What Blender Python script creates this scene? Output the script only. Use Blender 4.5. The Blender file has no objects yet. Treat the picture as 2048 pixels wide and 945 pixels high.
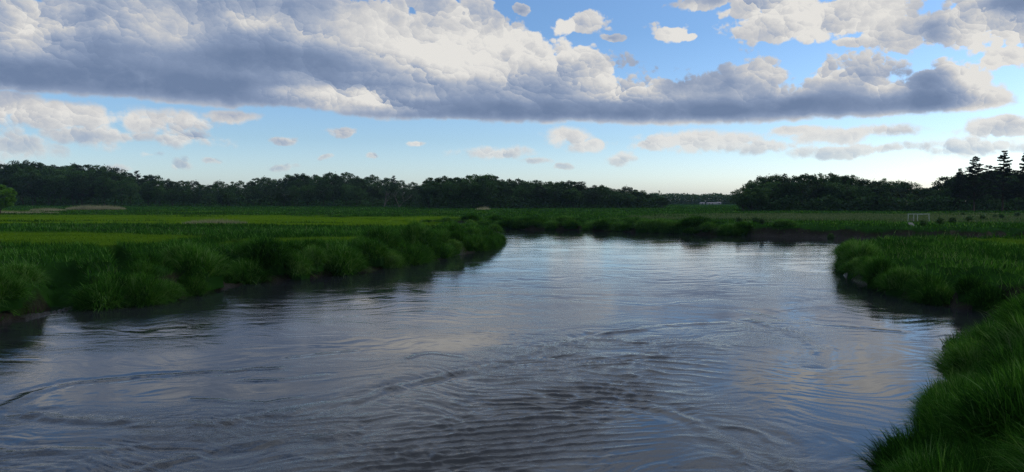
import bpy, math, random
import numpy as np
from mathutils import Vector

# ------------------------------------------------------------------ camera
CAM_Z = 5.5
F = 1490.0                       # focal length in photo pixels (photo is 2048 x 945)
HOR = 402.0                      # height of the horizon in the photo
PITCH = math.atan((472.5 - HOR) / F)
scene = bpy.context.scene
cd = bpy.data.cameras.new("camera")
cam = bpy.data.objects.new("camera", cd)
scene.collection.objects.link(cam)
cam.location = (0, 0, CAM_Z)
cam.rotation_euler = (math.radians(90) - PITCH, 0, 0)
cd.sensor_width = 36.0
cd.lens = 36.0 * F / 2048.0
cd.clip_start = 0.1
cd.clip_end = 20000
scene.camera = cam

def ray(px, py):
    """world direction through a photo pixel"""
    x = (px - 1024.0) / F
    y = (472.5 - py) / F
    c, s = math.cos(PITCH), math.sin(PITCH)
    return (x, c + y * s, -s + y * c)

def at(px, py, z=0.0):
    """where the sight line of a photo pixel meets the level z"""
    d = ray(px, py)
    t = (z - CAM_Z) / d[2]
    return (d[0] * t, d[1] * t)

def az_el(px, py):
    d = ray(px, py)
    return (math.atan2(d[0], d[1]), d[2] / math.hypot(d[0], d[1]))

# ------------------------------------------------------------------ light
SUN_AZ, SUN_EL = math.radians(74), math.radians(27)
scene.view_settings.view_transform = 'Standard'
scene.view_settings.look = 'None'
scene.view_settings.exposure = 0.12
scene.cycles.use_denoising = True
scene.cycles.denoiser = 'OPENIMAGEDENOISE'
scene.cycles.denoising_input_passes = 'RGB_ALBEDO_NORMAL'
scene.cycles.denoising_prefilter = 'NONE'
scene.cycles.volume_bounces = 0
scene.render.filter_size = 1.0
scene.view_settings.gamma = 1.0
scene.view_settings.use_curve_mapping = False
sl = bpy.data.lights.new("sun", 'SUN')
sl.energy = 1.4
sl.angle = math.radians(11)
sl.color = (1.0, 0.88, 0.72)
sun = bpy.data.objects.new("sun", sl)
scene.collection.objects.link(sun)
sd = Vector((math.sin(SUN_AZ) * math.cos(SUN_EL), math.cos(SUN_AZ) * math.cos(SUN_EL), math.sin(SUN_EL)))
sun.rotation_euler = (-sd).to_track_quat('-Z', 'Y').to_euler()
sun.location = (60, 20, 60)

world = bpy.data.worlds.new("World")
scene.world = world
world.use_nodes = True

class G:
    """short hand for building node trees"""
    def __init__(s, nt): s.nt = nt
    def node(s, t, **kw):
        n = s.nt.nodes.new(t)
        for k, v in kw.items(): setattr(n, k, v)
        return n
    def put(s, sock, v):
        if v is None: return
        if isinstance(v, bpy.types.NodeSocket): s.nt.links.new(v, sock)
        else: sock.default_value = v
    def m(s, op, a, b=None, c=None, clamp=False):
        n = s.node('ShaderNodeMath', operation=op); n.use_clamp = clamp
        for i, v in enumerate((a, b, c)): s.put(n.inputs[i], v)
        return n.outputs[0]
    def v(s, op, a, b=None, c=None, out=0):
        n = s.node('ShaderNodeVectorMath', operation=op)
        s.put(n.inputs[0], a); s.put(n.inputs[1], b)
        if c is not None: s.put(n.inputs[2], c)
        return n.outputs[out]
    def ss(s, x, a, b, lo=0.0, hi=1.0):
        n = s.node('ShaderNodeMapRange', interpolation_type='SMOOTHSTEP')
        s.put(n.inputs[0], x)
        for i, q in zip((1, 2, 3, 4), (a, b, lo, hi)): s.put(n.inputs[i], q)
        return n.outputs[0]
    def lin(s, x, a, b, lo=0.0, hi=1.0):
        n = s.node('ShaderNodeMapRange')
        s.put(n.inputs[0], x)
        for i, q in zip((1, 2, 3, 4), (a, b, lo, hi)): s.put(n.inputs[i], q)
        return n.outputs[0]
    def noise(s, vec, scale, detail=2, rough=0.5, dist=0.0, out=0, dim='3D'):
        n = s.node('ShaderNodeTexNoise'); n.noise_dimensions = dim
        s.put(n.inputs['Vector'], vec)
        for k, q in (('Scale', scale), ('Detail', detail), ('Roughness', rough), ('Distortion', dist)): s.put(n.inputs[k], q)
        return n.outputs[out]
    def voro(s, vec, scale, detail=0, rough=0.5, feat='F1', dim='2D'):
        n = s.node('ShaderNodeTexVoronoi', feature=feat); n.voronoi_dimensions = dim
        s.put(n.inputs['Vector'], vec); n.normalize = True
        for k, q in (('Scale', scale), ('Detail', detail), ('Roughness', rough)): s.put(n.inputs[k], q)
        return n.outputs['Distance']
    def mix(s, f, a, b, t='RGBA', blend='MIX'):
        n = s.node('ShaderNodeMix', data_type=t)
        if t == 'RGBA':
            n.blend_type = blend
            i = (6, 7); o = 2
        else:
            i = (2, 3); o = 0
        s.put(n.inputs[0], f); s.put(n.inputs[i[0]], a); s.put(n.inputs[i[1]], b)
        return n.outputs[o]
    def xyz(s, vec):
        n = s.node('ShaderNodeSeparateXYZ'); s.put(n.inputs[0], vec); return n.outputs
    def comb(s, x, y, z=0.0):
        n = s.node('ShaderNodeCombineXYZ')
        for i, q in enumerate((x, y, z)): s.put(n.inputs[i], q)
        return n.outputs[0]
    def curve(s, x, pts, x0, x1, y0, y1, hard=False):
        """float curve through pts, given in real units"""
        n = s.node('ShaderNodeFloatCurve')
        s.put(n.inputs['Value'], s.lin(x, x0, x1))
        c = n.mapping.curves[0]
        pts = sorted(((p[0] - x0) / (x1 - x0), (p[1] - y0) / (y1 - y0)) for p in pts)
        c.points[0].location = pts[0]; c.points[1].location = pts[-1]
        for p in pts[1:-1]: c.points.new(*p)
        for p in c.points: p.handle_type = 'VECTOR' if hard else 'AUTO'
        n.mapping.update()
        return s.lin(n.outputs[0], 0, 1, y0, y1)

def ramp_(g, fac, stops):
    n = g.node('ShaderNodeValToRGB'); g.put(n.inputs[0], fac); cr = n.color_ramp
    cr.elements[0].position = stops[0][0]; cr.elements[0].color = (*stops[0][1], 1)
    cr.elements[1].position = stops[-1][0]; cr.elements[1].color = (*stops[-1][1], 1)
    for p, c in stops[1:-1]:
        e = cr.elements.new(p); e.color = (*c, 1)
    return n.outputs[0]

def build_sky():
    nt = world.node_tree
    nt.nodes.clear()
    g = G(nt)
    tc = g.node('ShaderNodeTexCoord')
    d = g.v('NORMALIZE', tc.outputs['Generated'])
    x, y, z = g.xyz(d)
    hyp = g.m('SQRT', g.m('ADD', g.m('MULTIPLY', x, x), g.m('MULTIPLY', y, y)))
    U = g.m('ARCTAN2', x, y)
    V = g.m('DIVIDE', z, g.m('MAXIMUM', hyp, 0.02))
    V = g.m('MINIMUM', V, 3.0)
    P0 = g.comb(U, V, 0.0)

    # ---- group: height of the cloud field above a point of the sky
    gt = bpy.data.node_groups.new("cloud_height", 'ShaderNodeTree')
    gt.interface.new_socket(name="P", in_out='INPUT', socket_type='NodeSocketVector')
    gt.interface.new_socket(name="H", in_out='OUTPUT', socket_type='NodeSocketFloat')
    gt.interface.new_socket(name="Body", in_out='OUTPUT', socket_type='NodeSocketFloat')
    gt.interface.new_socket(name="Bump", in_out='OUTPUT', socket_type='NodeSocketFloat')
    h = G(gt)
    gi = h.node('NodeGroupInput'); go = h.node('NodeGroupOutput')
    P = gi.outputs[0]
    w1 = h.noise(P, 9.0, 2, 0.5, out=1)
    w = h.v('MULTIPLY_ADD', w1, (0.045, 0.020, 0.0), (-0.0225, -0.010, 0.0))
    w2 = h.noise(P, 48.0, 3, 0.6, out=1)
    w = h.v('ADD', w, h.v('MULTIPLY_ADD', w2, (0.016, 0.010, 0.0), (-0.008, -0.005, 0.0)))
    Q = h.v('ADD', P, w)
    u, v, _ = h.xyz(Q)
    # the long bank: its flat underside and its heaped top
    bot = [(-500, 178), (0, 186), (100, 190), (300, 205), (450, 215), (640, 228), (850, 247), (1000, 250),
           (1300, 253), (1500, 251), (1650, 246), (1800, 240), (1930, 228), (2010, 214), (2045, 208)]
    top = [(-500, -60), (0, -36), (250, -44), (400, -90), (650, -60), (730, -25), (800, -40), (880, -35), (960, -8),
           (1010, 40), (1050, 62), (1100, 76), (1150, 82), (1200, 104), (1260, 128), (1310, 138),
           (1370, 125), (1430, 108), (1500, 114), (1560, 140), (1600, 158), (1635, 150), (1655, 118), (1720, 106),
           (1770, 112), (1800, 122), (1860, 108), (1910, 100), (1960, 122), (2000, 150), (2030, 182), (2045, 208)]
    U0, U1 = -0.80, 0.62
    bp = [az_el(*p) for p in bot]; tp = [az_el(*p) for p in top]
    fb = h.curve(u, bp, U0, U1, -0.02, 0.48)
    ft = h.curve(u, tp, U0, U1, -0.02, 0.48)
    up = h.m('DIVIDE', h.m('SUBTRACT', v, fb), 0.012)
    dn = h.m('DIVIDE', h.m('SUBTRACT', ft, v), 0.045)
    main = h.m('MINIMUM', h.m('MINIMUM', up, dn), 1.7)
    lowc = h.ss(u, -0.9, -0.7)
    main = h.m('SUBTRACT', main, h.m('MULTIPLY', h.m('SUBTRACT', 1.0, lowc), 3.0))
    # separate clouds (photo x, y, half width, half height)
    ell = [(1160, 44, 52, 22), (1345, 54, 44, 18), (1385, 68, 22, 9), (1222, 72, 22, 9), (1042, 20, 14, 10),
           (1420, 0, 70, 16), (1560, 56, 95, 24), (1650, 24, 170, 40), (1880, 40, 120, 38), (2010, 20, 130, 66),
           (2040, 112, 80, 26), (1700, 84, 26, 8), (1500, 10, 60, 26),
           (20, 200, 60, 26), (130, 228, 110, 30), (300, 240, 110, 34), (60, 288, 58, 28), (230, 268, 160, 20), (390, 275, 70, 16),
           (683, 263, 30, 11), (560, 327, 44, 9), (297, 309, 30, 9), (1000, 302, 74, 13), (1140, 270, 48, 22), (1180, 288, 48, 12),
           (1250, 318, 30, 13), (1290, 292, 38, 10), (1410, 276, 125, 22), (1530, 290, 60, 14),
           (1700, 268, 150, 15), (1750, 298, 150, 12), (1960, 292, 130, 18), (2020, 252, 80, 20), (1600, 262, 60, 10), (230, 330, 22, 8), (355, 328, 22, 12),
           (1070, 318, 36, 9), (555, 277, 26, 6), (655, 312, 14, 6), (750, 310, 10, 6), (470, 228, 50, 12),
           (-60, 330, 60, 20), (880, 10, 70, 40), (420, 322, 16, 6), (1120, 330, 16, 6), (840, 285, 20, 5)]
    acc = None
    for (ex, ey, rx, ry) in ell:
        cu, cv = az_el(ex, ey + ry * 0.2)
        sx, sy = F / (rx * 1.12) * 1.0, F / (ry * 1.12)
        ln = h.v('LENGTH', h.v('MULTIPLY_ADD', Q, (sx, sy, 0), (-cu * sx, -cv * sy, 0)), out=1)
        acc = ln if acc is None else h.m('MINIMUM', acc, ln)
    small = h.m('MULTIPLY', h.m('SUBTRACT', 1.0, acc), 1.05)
    # beyond the frame: broken cumulus over the rest of the sky
    el = h.m('MAXIMUM', v, 0.0)
    q2 = h.comb(u, h.m('MULTIPLY', h.m('LOGARITHM', h.m('ADD', el, 0.25), 2.718), 1.0), 3.7)
    gn = h.noise(q2, 5.5, 4, 0.55)
    gen = h.m('MULTIPLY', h.m('SUBTRACT', gn, 0.45), 7.0)
    hole = h.v('LENGTH', h.v('MULTIPLY_ADD', Q, (1 / .16, 1 / .065, 0), (.55 / .16, -.285 / .065, 0)), out=1)
    gen = h.m('SUBTRACT', gen, h.ss(hole, 1.3, .5, 0, 1.1))
    gm = h.m('MAXIMUM', h.ss(v, 0.27, 0.33), h.ss(h.m('ABSOLUTE', u), 0.66, 0.76))
    gen = h.m('SUBTRACT', gen, h.m('MULTIPLY', h.m('SUBTRACT', 1.0, gm), 4.0))
    body = h.m('MAXIMUM', h.m('MAXIMUM', main, small), gen)
    # heaps of rounded puffs in four sizes: each gives height and the light it catches from the upper right
    bil = None; sl_ = None
    for k, (sc_, wb, wl, wa) in enumerate([(9.0, .62, .26, .055), (20.0, .46, .26, .026), (46.0, .28, .18, .011), (110.0, .17, .08, .005)]):
        wn = h.noise(P, sc_ * 1.6, 2, .5, out=1)
        Pw = h.v('ADD', h.v('MULTIPLY', Q, (1, 1.35, 0)), h.v('MULTIPLY_ADD', wn, (wa * 2, wa * 2, 0), (-wa + 3.1 * k, -wa - 1.7 * k, 0)))
        vn = h.node('ShaderNodeTexVoronoi', feature='F1'); vn.voronoi_dimensions = '2D'
        h.put(vn.inputs['Vector'], Pw); vn.inputs['Scale'].default_value = sc_
        loc = h.v('SCALE', h.v('SUBTRACT', Pw, vn.outputs['Position'])); loc.node.inputs['Scale'].default_value = sc_
        d2 = h.v('DOT_PRODUCT', loc, loc, out=1)
        b_ = h.m('MULTIPLY', h.m('SUBTRACT', .28, d2), wb * 1.6)
        l_ = h.m('MULTIPLY', h.v('DOT_PRODUCT', loc, (.62, .78, 0), out=1), wl)
        bil = b_ if bil is None else h.m('ADD', bil, b_)
        sl_ = l_ if sl_ is None else h.m('ADD', sl_, l_)
    b2 = h.noise(P, 30.0, 6, 0.6)
    bil = h.m('ADD', bil, h.m('MULTIPLY', h.m('SUBTRACT', b2, 0.5), 1.1))
    flat = h.ss(h.m('ABSOLUTE', h.m('SUBTRACT', v, fb)), 0.0, 0.022, .30, 1.0)
    lump = h.ss(h.noise(P, 6.0, 3, .6), .36, .60, .45, 1.1)
    sl_ = h.m('MULTIPLY', sl_, h.m('MULTIPLY', lump, flat))
    H = h.m('ADD', h.m('MULTIPLY', h.m('SUBTRACT', bil, .16), flat), body)
    gt.links.new(H, go.inputs[0]); gt.links.new(body, go.inputs[1]); gt.links.new(sl_, go.inputs[2])

    def height(vec):
        n = g.node('ShaderNodeGroup'); n.node_tree = gt
        nt.links.new(vec, n.inputs[0]); return n.outputs
    c0 = height(P0)
    H0, B0 = c0[0], c0[1]
    alpha = g.ss(H0, 0.0, g.lin(V, .05, .16, .75, .26))
    alpha = g.m('MULTIPLY', alpha, g.ss(V, -0.01, 0.03, 0.35, 1.0))
    # light on the heaps: from the upper right
    slope = c0[2]
    rim = g.ss(H0, 1.25, 0.1)
    # patches of the bank that the sun reaches, patches that lie in shade
    def blob(px, py, rx, ry, amp):
        cu, cv = az_el(px, py); sx, sy = F / rx, F / ry
        ln = g.v('LENGTH', g.v('MULTIPLY_ADD', P0, (sx, sy, 0), (-cu * sx, -cv * sy, 0)), out=1)
        return g.m('MULTIPLY', g.ss(ln, 1.25, 0.25), amp)
    lit = 0.34
    for bl in [(800, 80, 230, 80, .50), (1000, 110, 230, 70, .50), (1240, 165, 100, 36, .45), (500, 40, 60, 26, .40), (690, 190, 190, 20, .50),
               (740, 215, 150, 14, .35), (330, 60, 110, 55, .28), (100, 50, 120, 50, .22), (950, 10, 90, 40, .25),
               (560, 118, 330, 34, -.30), (250, 165, 420, 38, -.34), (1100, 222, 520, 24, -.32), (1640, 218, 330, 30, -.24), (1380, 150, 110, 45, -.22), (1880, 175, 90, 50, -.25),
               (1960, 190, 70, 60, .30), (1560, 165, 90, 34, .22), (1780, 170, 40, 30, .25),
               (1660, 45, 260, 70, .42), (1160, 42, 90, 50, .4), (1370, 55, 90, 50, .4), (2000, 100, 110, 110, .4), (1860, 45, 50, 40, -.25), (2030, 0, 60, 26, -.5),
               (250, 225, 260, 40, .26), (1150, 290, 320, 40, .26), (1700, 275, 500, 40, .26), (1700, 128, 330, 26, .26), (1300, 205, 240, 26, .12)]:
        lit = g.m('ADD', lit, blob(*bl))
    lit = g.m('ADD', lit, g.ss(V, .115, .095, 0, .25))
    shade_noise = g.noise(g.v('MULTIPLY', P0, (1, 1.5, 1)), 15.0, 5, 0.6)
    lit = g.m('ADD', lit, g.m('MULTIPLY', g.m('SUBTRACT', shade_noise, 0.5), 0.75))
    L = g.m('ADD', lit, g.m('MULTIPLY', slope, g.lin(lit, 0.05, .65, .12, 1.05)))
    L = g.m('ADD', L, g.m('MULTIPLY', rim, 0.22))
    n = g.node('ShaderNodeValToRGB')
    g.put(n.inputs[0], L)
    cr = n.color_ramp
    cr.elements[0].position = 0.0; cr.elements[0].color = (.145, .205, .33, 1)
    cr.elements[1].position = 1.0; cr.elements[1].color = (.72, .705, .675, 1)
    for p_, c_ in ((.28, (.22, .285, .42)), (.52, (.35, .40, .50)), (.75, (.54, .545, .56))):
        e = cr.elements.new(p_); e.color = (*c_, 1)
    cloud = n.outputs[0]
    # air between: clouds near the horizon fade into the sky
    sky = g.node('ShaderNodeTexSky'); sky.sky_type = 'NISHITA'; sky.sun_disc = False
    sky.sun_elevation = SUN_EL; sky.sun_rotation = SUN_AZ
    sky.altitude = 5; sky.air_density = 1.0; sky.dust_density = 0.9; sky.ozone_density = 1.6
    STR = 0.10
    tint = ramp_(g, V, [(0.0, (.70, .80, 1.05)), (.03, (.66, .78, 1.02)), (.08, (.50, .62, .80)), (.22, (.40, .53, .69)), (.6, (.52, .63, .76))])
    tint = g.v('SCALE', tint); tint.node.inputs['Scale'].default_value = 2.0
    skyc = g.mix(1.0, sky.outputs[0], tint, blend='MULTIPLY')
    cloud10 = g.mix(1.0, cloud, (1 / STR, 1 / STR, 1 / STR, 1), blend='MULTIPLY')
    fade = g.ss(V, 0.0, 0.11, 0.5, 1.0)
    alpha = g.m('MULTIPLY', alpha, fade)
    high = g.ss(V, 0.25, 0.6)
    cloud10 = g.mix(g.m('MULTIPLY', high, 0.72), cloud10, (8.2, 8.9, 9.9, 1))
    col = g.mix(alpha, skyc, cloud10)
    bg = g.node('ShaderNodeBackground'); g.put(bg.inputs[0], col); bg.inputs[1].default_value = STR
    out = g.node('ShaderNodeOutputWorld')
    nt.links.new(bg.outputs[0], out.inputs[0])
    world.cycles.sampling_method = 'MANUAL'
    world.cycles.sample_map_resolution = 512
build_sky()

# ------------------------------------------------------------------ helpers
rng = np.random.default_rng(7)
random.seed(7)
C = scene.collection

def tag(o, label=None, cat=None, group=None, kind=None):
    if label: o["label"] = label
    if cat: o["category"] = cat
    if group: o["group"] = group
    if kind: o["kind"] = kind
    return o

def link(name, data, parent=None):
    o = bpy.data.objects.new(name, data)
    C.objects.link(o)
    if parent is not None: o.parent = parent
    return o

def make_mesh(name, verts, faces_by_n, mat=None, smooth=True, attrs=None):
    """faces_by_n: list of int arrays (n x k); attrs: {name: per-vertex float array}"""
    me = bpy.data.meshes.new(name)
    verts = np.asarray(verts, dtype=np.float32)
    me.vertices.add(len(verts)); me.vertices.foreach_set("co", verts.ravel())
    faces_by_n = [np.asarray(f, dtype=np.int32) for f in faces_by_n if len(f)]
    loops = np.concatenate([f.ravel() for f in faces_by_n])
    tot = np.concatenate([np.full(len(f), f.shape[1], dtype=np.int32) for f in faces_by_n])
    start = np.concatenate([[0], np.cumsum(tot)[:-1]]).astype(np.int32)
    me.loops.add(len(loops)); me.loops.foreach_set("vertex_index", loops)
    me.polygons.add(len(tot)); me.polygons.foreach_set("loop_start", start); me.polygons.foreach_set("loop_total", tot)
    me.polygons.foreach_set("use_smooth", np.full(len(tot), smooth))
    for k, a in (attrs or {}).items():
        at_ = me.attributes.new(k, 'FLOAT', 'POINT'); at_.data.foreach_set("value", np.asarray(a, dtype=np.float32))
    me.update(calc_edges=True); me.validate()
    if mat: me.materials.append(mat)
    return me

_perm = rng.permutation(4096)
_ang = rng.uniform(0, 2 * np.pi, 4096)
def perlin(x, y, seed=0):
    xi = np.floor(x).astype(np.int64); yi = np.floor(y).astype(np.int64)
    xf, yf = x - xi, y - yi
    def grad(ix, iy, dx, dy):
        a = _ang[_perm[(_perm[(ix + seed * 57) % 4096] + iy) % 4096]]
        return np.cos(a) * dx + np.sin(a) * dy
    u = xf * xf * xf * (xf * (xf * 6 - 15) + 10); v = yf * yf * yf * (yf * (yf * 6 - 15) + 10)
    a = grad(xi, yi, xf, yf); b = grad(xi + 1, yi, xf - 1, yf)
    c = grad(xi, yi + 1, xf, yf - 1); d = grad(xi + 1, yi + 1, xf - 1, yf - 1)
    return ((a * (1 - u) + b * u) * (1 - v) + (c * (1 - u) + d * u) * v) * 1.5
def fbm(x, y, oct=4, seed=0, gain=0.5):
    s = 0; a = 1.0
    for i in range(oct):
        s = s + a * perlin(x * 2 ** i + 13.7 * i, y * 2 ** i - 7.1 * i, seed + i); a *= gain
    return s
def sstep(x, a, b):
    t = np.clip((x - a) / (b - a), 0, 1); return t * t * (3 - 2 * t)

def seg_dist(x, y, pts):
    """distance from points to an open polyline"""
    best = np.full(x.shape, 1e9)
    for (ax, ay), (bx, by) in zip(pts[:-1], pts[1:]):
        dx, dy = bx - ax, by - ay
        t = np.clip(((x - ax) * dx + (y - ay) * dy) / (dx * dx + dy * dy + 1e-9), 0, 1)
        best = np.minimum(best, np.hypot(x - ax - t * dx, y - ay - t * dy))
    return best

# ------------------------------------------------------------------ the river's outline, in metres
NEAR_EDGE = [at(*p, z=1.9) for p in [(1985, 628), (1935, 668), (1905, 705), (1892, 745), (1862, 800), (1835, 850), (1838, 890), (1850, 945)]]
NEAR_EDGE = [(x - 0.55, y) for x, y in NEAR_EDGE]
left_px = [(-60, 656), (0, 646), (60, 638), (140, 618), (250, 612), (340, 602), (420, 582), (540, 562), (660, 551),
           (760, 538), (830, 528), (920, 510), (1000, 493), (1006, 482), (985, 472), (950, 466), (900, 461), (850, 458)]
far_px = [(850, 452), (900, 452), (960, 456), (1040, 459), (1100, 460), (1200, 462), (1300, 465), (1400, 469), (1500, 472), (1600, 474),
          (1700, 477), (1800, 479), (1900, 481), (2100, 482), (2400, 478)]
back_px = [(2400, 500), (2100, 502), (1900, 503), (1800, 503), (1720, 507), (1690, 515), (1682, 530), (1690, 548), (1715, 565), (1770, 585), (1850, 604), (1950, 622), (2030, 634), (2110, 636)]
RIVER = ([(-40, -40), (-30, 5)] + [at(*p) for p in left_px] + [at(*p) for p in far_px] + [at(*p) for p in back_px]
         + [(25, 33.5), (20, 31), (16.3, 27.5)] + NEAR_EDGE + [(5.2, 4), (5.5, -10), (8, -40)])
RIVER = np.array(RIVER)
CREEKS = [([at(*p, z=1.0) for p in [(252, 560), (246, 532), (236, 515), (205, 508)]], 0.55, 1.2),
          ([at(*p, z=1.0) for p in [(880, 455), (800, 447), (720, 440), (640, 437), (560, 433)]], 1.6, 1.1),
          ([at(*p, z=1.0) for p in [(1000, 455), (960, 444), (1080, 437), (1000, 431), (860, 431), (760, 428)]], 1.4, 1.0),
          ([at(*p, z=1.0) for p in [(1160, 457), (1190, 444), (1300, 439), (1420, 441)]], 1.3, 1.0),
          ([at(*p, z=1.0) for p in [(690, 500), (720, 488), (770, 482)]], 0.7, 0.9),
          ([at(*p, z=1.0) for p in [(930, 478), (900, 470), (880, 466)]], 0.6, 0.9),
          ([at(*p, z=.8) for p in [(128, 640), (140, 600), (118, 560)]], 1.0, 1.3), ([at(*p, z=.8) for p in [(30, 660), (52, 600)]], .8, 1.2),
          ([at(*p, z=.8) for p in [(478, 585), (470, 555), (440, 535)]], .5, 1.1), ([at(*p, z=.8) for p in [(692, 552), (680, 530)]], .6, 1.0),
          ([at(*p, z=.8) for p in [(852, 528), (845, 512)]], .7, 1.0), ([at(*p, z=.8) for p in [(595, 560), (588, 538)]], .4, .9),
          ([at(*p, z=1.4) for p in [(1930, 745), (1975, 735), (2035, 725)]], .55, .9),
          ([at(*p, z=1.0) for p in [(520, 520), (490, 500), (430, 492)]], 0.6, 0.8)]

def creek_depth(x, y):
    q = np.zeros(np.shape(x))
    for pts, w, dep in CREEKS:
        q = np.maximum(q, dep * (1 - sstep(seg_dist(x, y, pts), w * 0.5, w * 1.3)))
    return q

def river_sd(x, y):
    """signed distance to the water's edge: positive on land"""
    r = np.hypot(x, y)
    k = np.clip(r / 40, 0.5, 2.0)
    wx = x + 0.45 * k * fbm(x * 0.35 / k ** .5, y * 0.35 / k ** .5, 3, 11)
    wy = y + 0.45 * k * fbm(x * 0.35 / k ** .5, y * 0.35 / k ** .5, 3, 31)
    P = RIVER; best = np.full(x.shape, 1e9); ins = np.zeros(x.shape, bool)
    for i in range(len(P)):
        ax, ay = P[i]; bx, by = P[(i + 1) % len(P)]
        dx, dy = bx - ax, by - ay
        t = np.clip(((wx - ax) * dx + (wy - ay) * dy) / (dx * dx + dy * dy + 1e-9), 0, 1)
        best = np.minimum(best, np.hypot(wx - ax - t * dx, wy - ay - t * dy))
        cond = ((ay > wy) != (by > wy)) & (wx < (bx - ax) * (wy - ay) / (by - ay + 1e-12) + ax)
        ins ^= cond
    return np.where(ins, -best, best)

HILLS = [(-330, 640, 170, 130, 10.5), (-110, 640, 80, 110, 8.5), (-560, 600, 160, 120, 8)]
def ground_z(x, y, sd=None):
    if sd is None: sd = river_sd(x, y)
    land = 0.1 + 1.15 * sstep(sd, 0.05, 1.0) + 0.35 * sstep(sd, 0.8, 3.2)
    land = land + sstep(sd, 1.0, 4) * (0.09 * fbm(x * 0.25, y * 0.25, 4, 3) + 0.10 * fbm(x * 0.02, y * 0.02, 2, 5))
    land = land + .45 * sstep(x, 6, 10) * (1 - sstep(y, 27, 32)) * sstep(sd, .5, 3) + .18 * sstep(-x, 5, 12) * (1 - sstep(y, 60, 90)) * sstep(sd, .5, 3)
    hum = fbm(x * 0.62, y * 0.62, 2, 40)
    land = land + 0.38 * hum * sstep(sd, 0.6, 1.6) * (1 - sstep(sd, 4, 9))
    for pts, w, dep in CREEKS:
        d = seg_dist(x, y, pts)
        land = land - dep * (1 - sstep(d, w * 0.5, w * 1.4)) * sstep(sd, 0.1, 1.0)
    gully = sstep(perlin(x * .21, y * .21, 77), .22, .5) * (1 - sstep(sd, 2.8, 5.5)) * sstep(sd, .1, .6)
    land = land - .95 * gully * (np.hypot(x, y) < 105) * (np.hypot(x, y) > 27)
    for hx, hy, rx, ry, hh in HILLS:
        land = land + hh * np.exp(-(((x - hx) / rx) ** 2 + ((y - hy) / ry) ** 2))
    under = np.maximum(sd * 0.7, -1.6) - 0.02
    return np.where(sd > 0, land, under) - 0.0

def meadow(x, y):
    """1 where short yellow-green salt hay grows, 0 where tall dark sedge does"""
    w = 0.5 + 0.5 * fbm(x * 0.012, y * 0.045, 3, 60)
    yy = y + 9 * fbm(x * 0.02, y * 0.02, 2, 71) + 0.10 * (x + 40)
    a = sstep(yy, 116, 122) * (1 - sstep(yy, 185, 215)) * sstep(-x, 2, 22) * sstep(w, .05, .30)
    b = sstep(yy, 66, 71) * (1 - sstep(yy, 84, 92)) * sstep(-x, 24, 36) * sstep(w, .25, .5) * .7
    b2 = sstep(yy, 62, 68) * (1 - sstep(yy, 76, 84)) * sstep(-x, 12, 16) * (1 - sstep(-x, 24, 30)) * .6
    c = sstep(yy, 230, 250) * (1 - sstep(yy, 290, 330)) * sstep(w, .50, .62) * .7 * sstep(-x, -50, 60)
    d = sstep(x, 38, 45) * sstep(y, 58, 64) * (1 - sstep(y, 74, 79)) * 0.55
    return np.clip(a + b + b2 + c + d, 0, 1)
def heads(x, y):
    """pale seeding grass on the far field behind the mud bank"""
    return sstep(y, 128, 140) * (1 - sstep(y, 200, 230)) * sstep(x, 22, 40) * sstep(fbm(x * .02, y * .04, 3, 88), -.35, .0)

def az_list(fine, half, coarse):
    a = np.arange(-half, half, fine)
    side = np.arange(half, 180, coarse)
    return np.radians(np.concatenate([-side[::-1][:-1] if side[-1] >= 180 else -side[::-1], a, side]))

def polar_grid(r, az):
    R, A = np.meshgrid(r, az, indexing='ij')
    X = R * np.sin(A); Y = R * np.cos(A)
    nr, na = R.shape
    i = np.arange(nr - 1)[:, None] * na + np.arange(na)[None, :]
    j = np.arange(nr - 1)[:, None] * na + (np.arange(na)[None, :] + 1) % na
    f = np.stack([i, j, j + na, i + na], -1).reshape(-1, 4)
    return X.ravel(), Y.ravel(), f

# ------------------------------------------------------------------ materials
def material(name):
    m = bpy.data.materials.new(name); m.use_nodes = True
    m.node_tree.nodes.clear()
    return m, G(m.node_tree)
def finish(g, shader, disp=None):
    o = g.node('ShaderNodeOutputMaterial'); g.nt.links.new(shader, o.inputs[0])
def attr(g, name):
    n = g.node('ShaderNodeAttribute', attribute_name=name); return n.outputs['Fac']
def ramp(g, fac, stops):
    n = g.node('ShaderNodeValToRGB'); g.put(n.inputs[0], fac); cr = n.color_ramp
    cr.elements[0].position = stops[0][0]; cr.elements[0].color = (*stops[0][1], 1)
    cr.elements[1].position = stops[-1][0]; cr.elements[1].color = (*stops[-1][1], 1)
    for p, c in stops[1:-1]:
        e = cr.elements.new(p); e.color = (*c, 1)
    return n.outputs[0]
def principled(g, col, rough=0.8, spec=0.3, normal=None):
    n = g.node('ShaderNodeBsdfPrincipled'); g.put(n.inputs['Base Color'], col)
    g.put(n.inputs['Roughness'], rough); g.put(n.inputs['Specular IOR Level'], spec)
    if normal is not None: g.put(n.inputs['Normal'], normal)
    return n.outputs[0]
def leafy(name, stops, trans=0.35, attr_name="tone", spec=0.15, obj_var=0.25):
    m, g = material(name)
    t = attr(g, attr_name)
    oi = g.node('ShaderNodeObjectInfo')
    t = g.m('ADD', t, g.m('MULTIPLY', g.m('SUBTRACT', oi.outputs['Random'], 0.5), obj_var))
    col = ramp(g, t, stops)
    d = principled(g, col, 0.7, spec)
    tr = g.node('ShaderNodeBsdfTranslucent')
    g.put(tr.inputs[0], g.mix(1.0, col, (1.3, 1.25, .6, 1), blend='MULTIPLY'))
    mx = g.node('ShaderNodeMixShader'); mx.inputs[0].default_value = trans
    g.nt.links.new(d, mx.inputs[1]); g.nt.links.new(tr.outputs[0], mx.inputs[2])
    finish(g, mx.outputs[0]); return m

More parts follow.
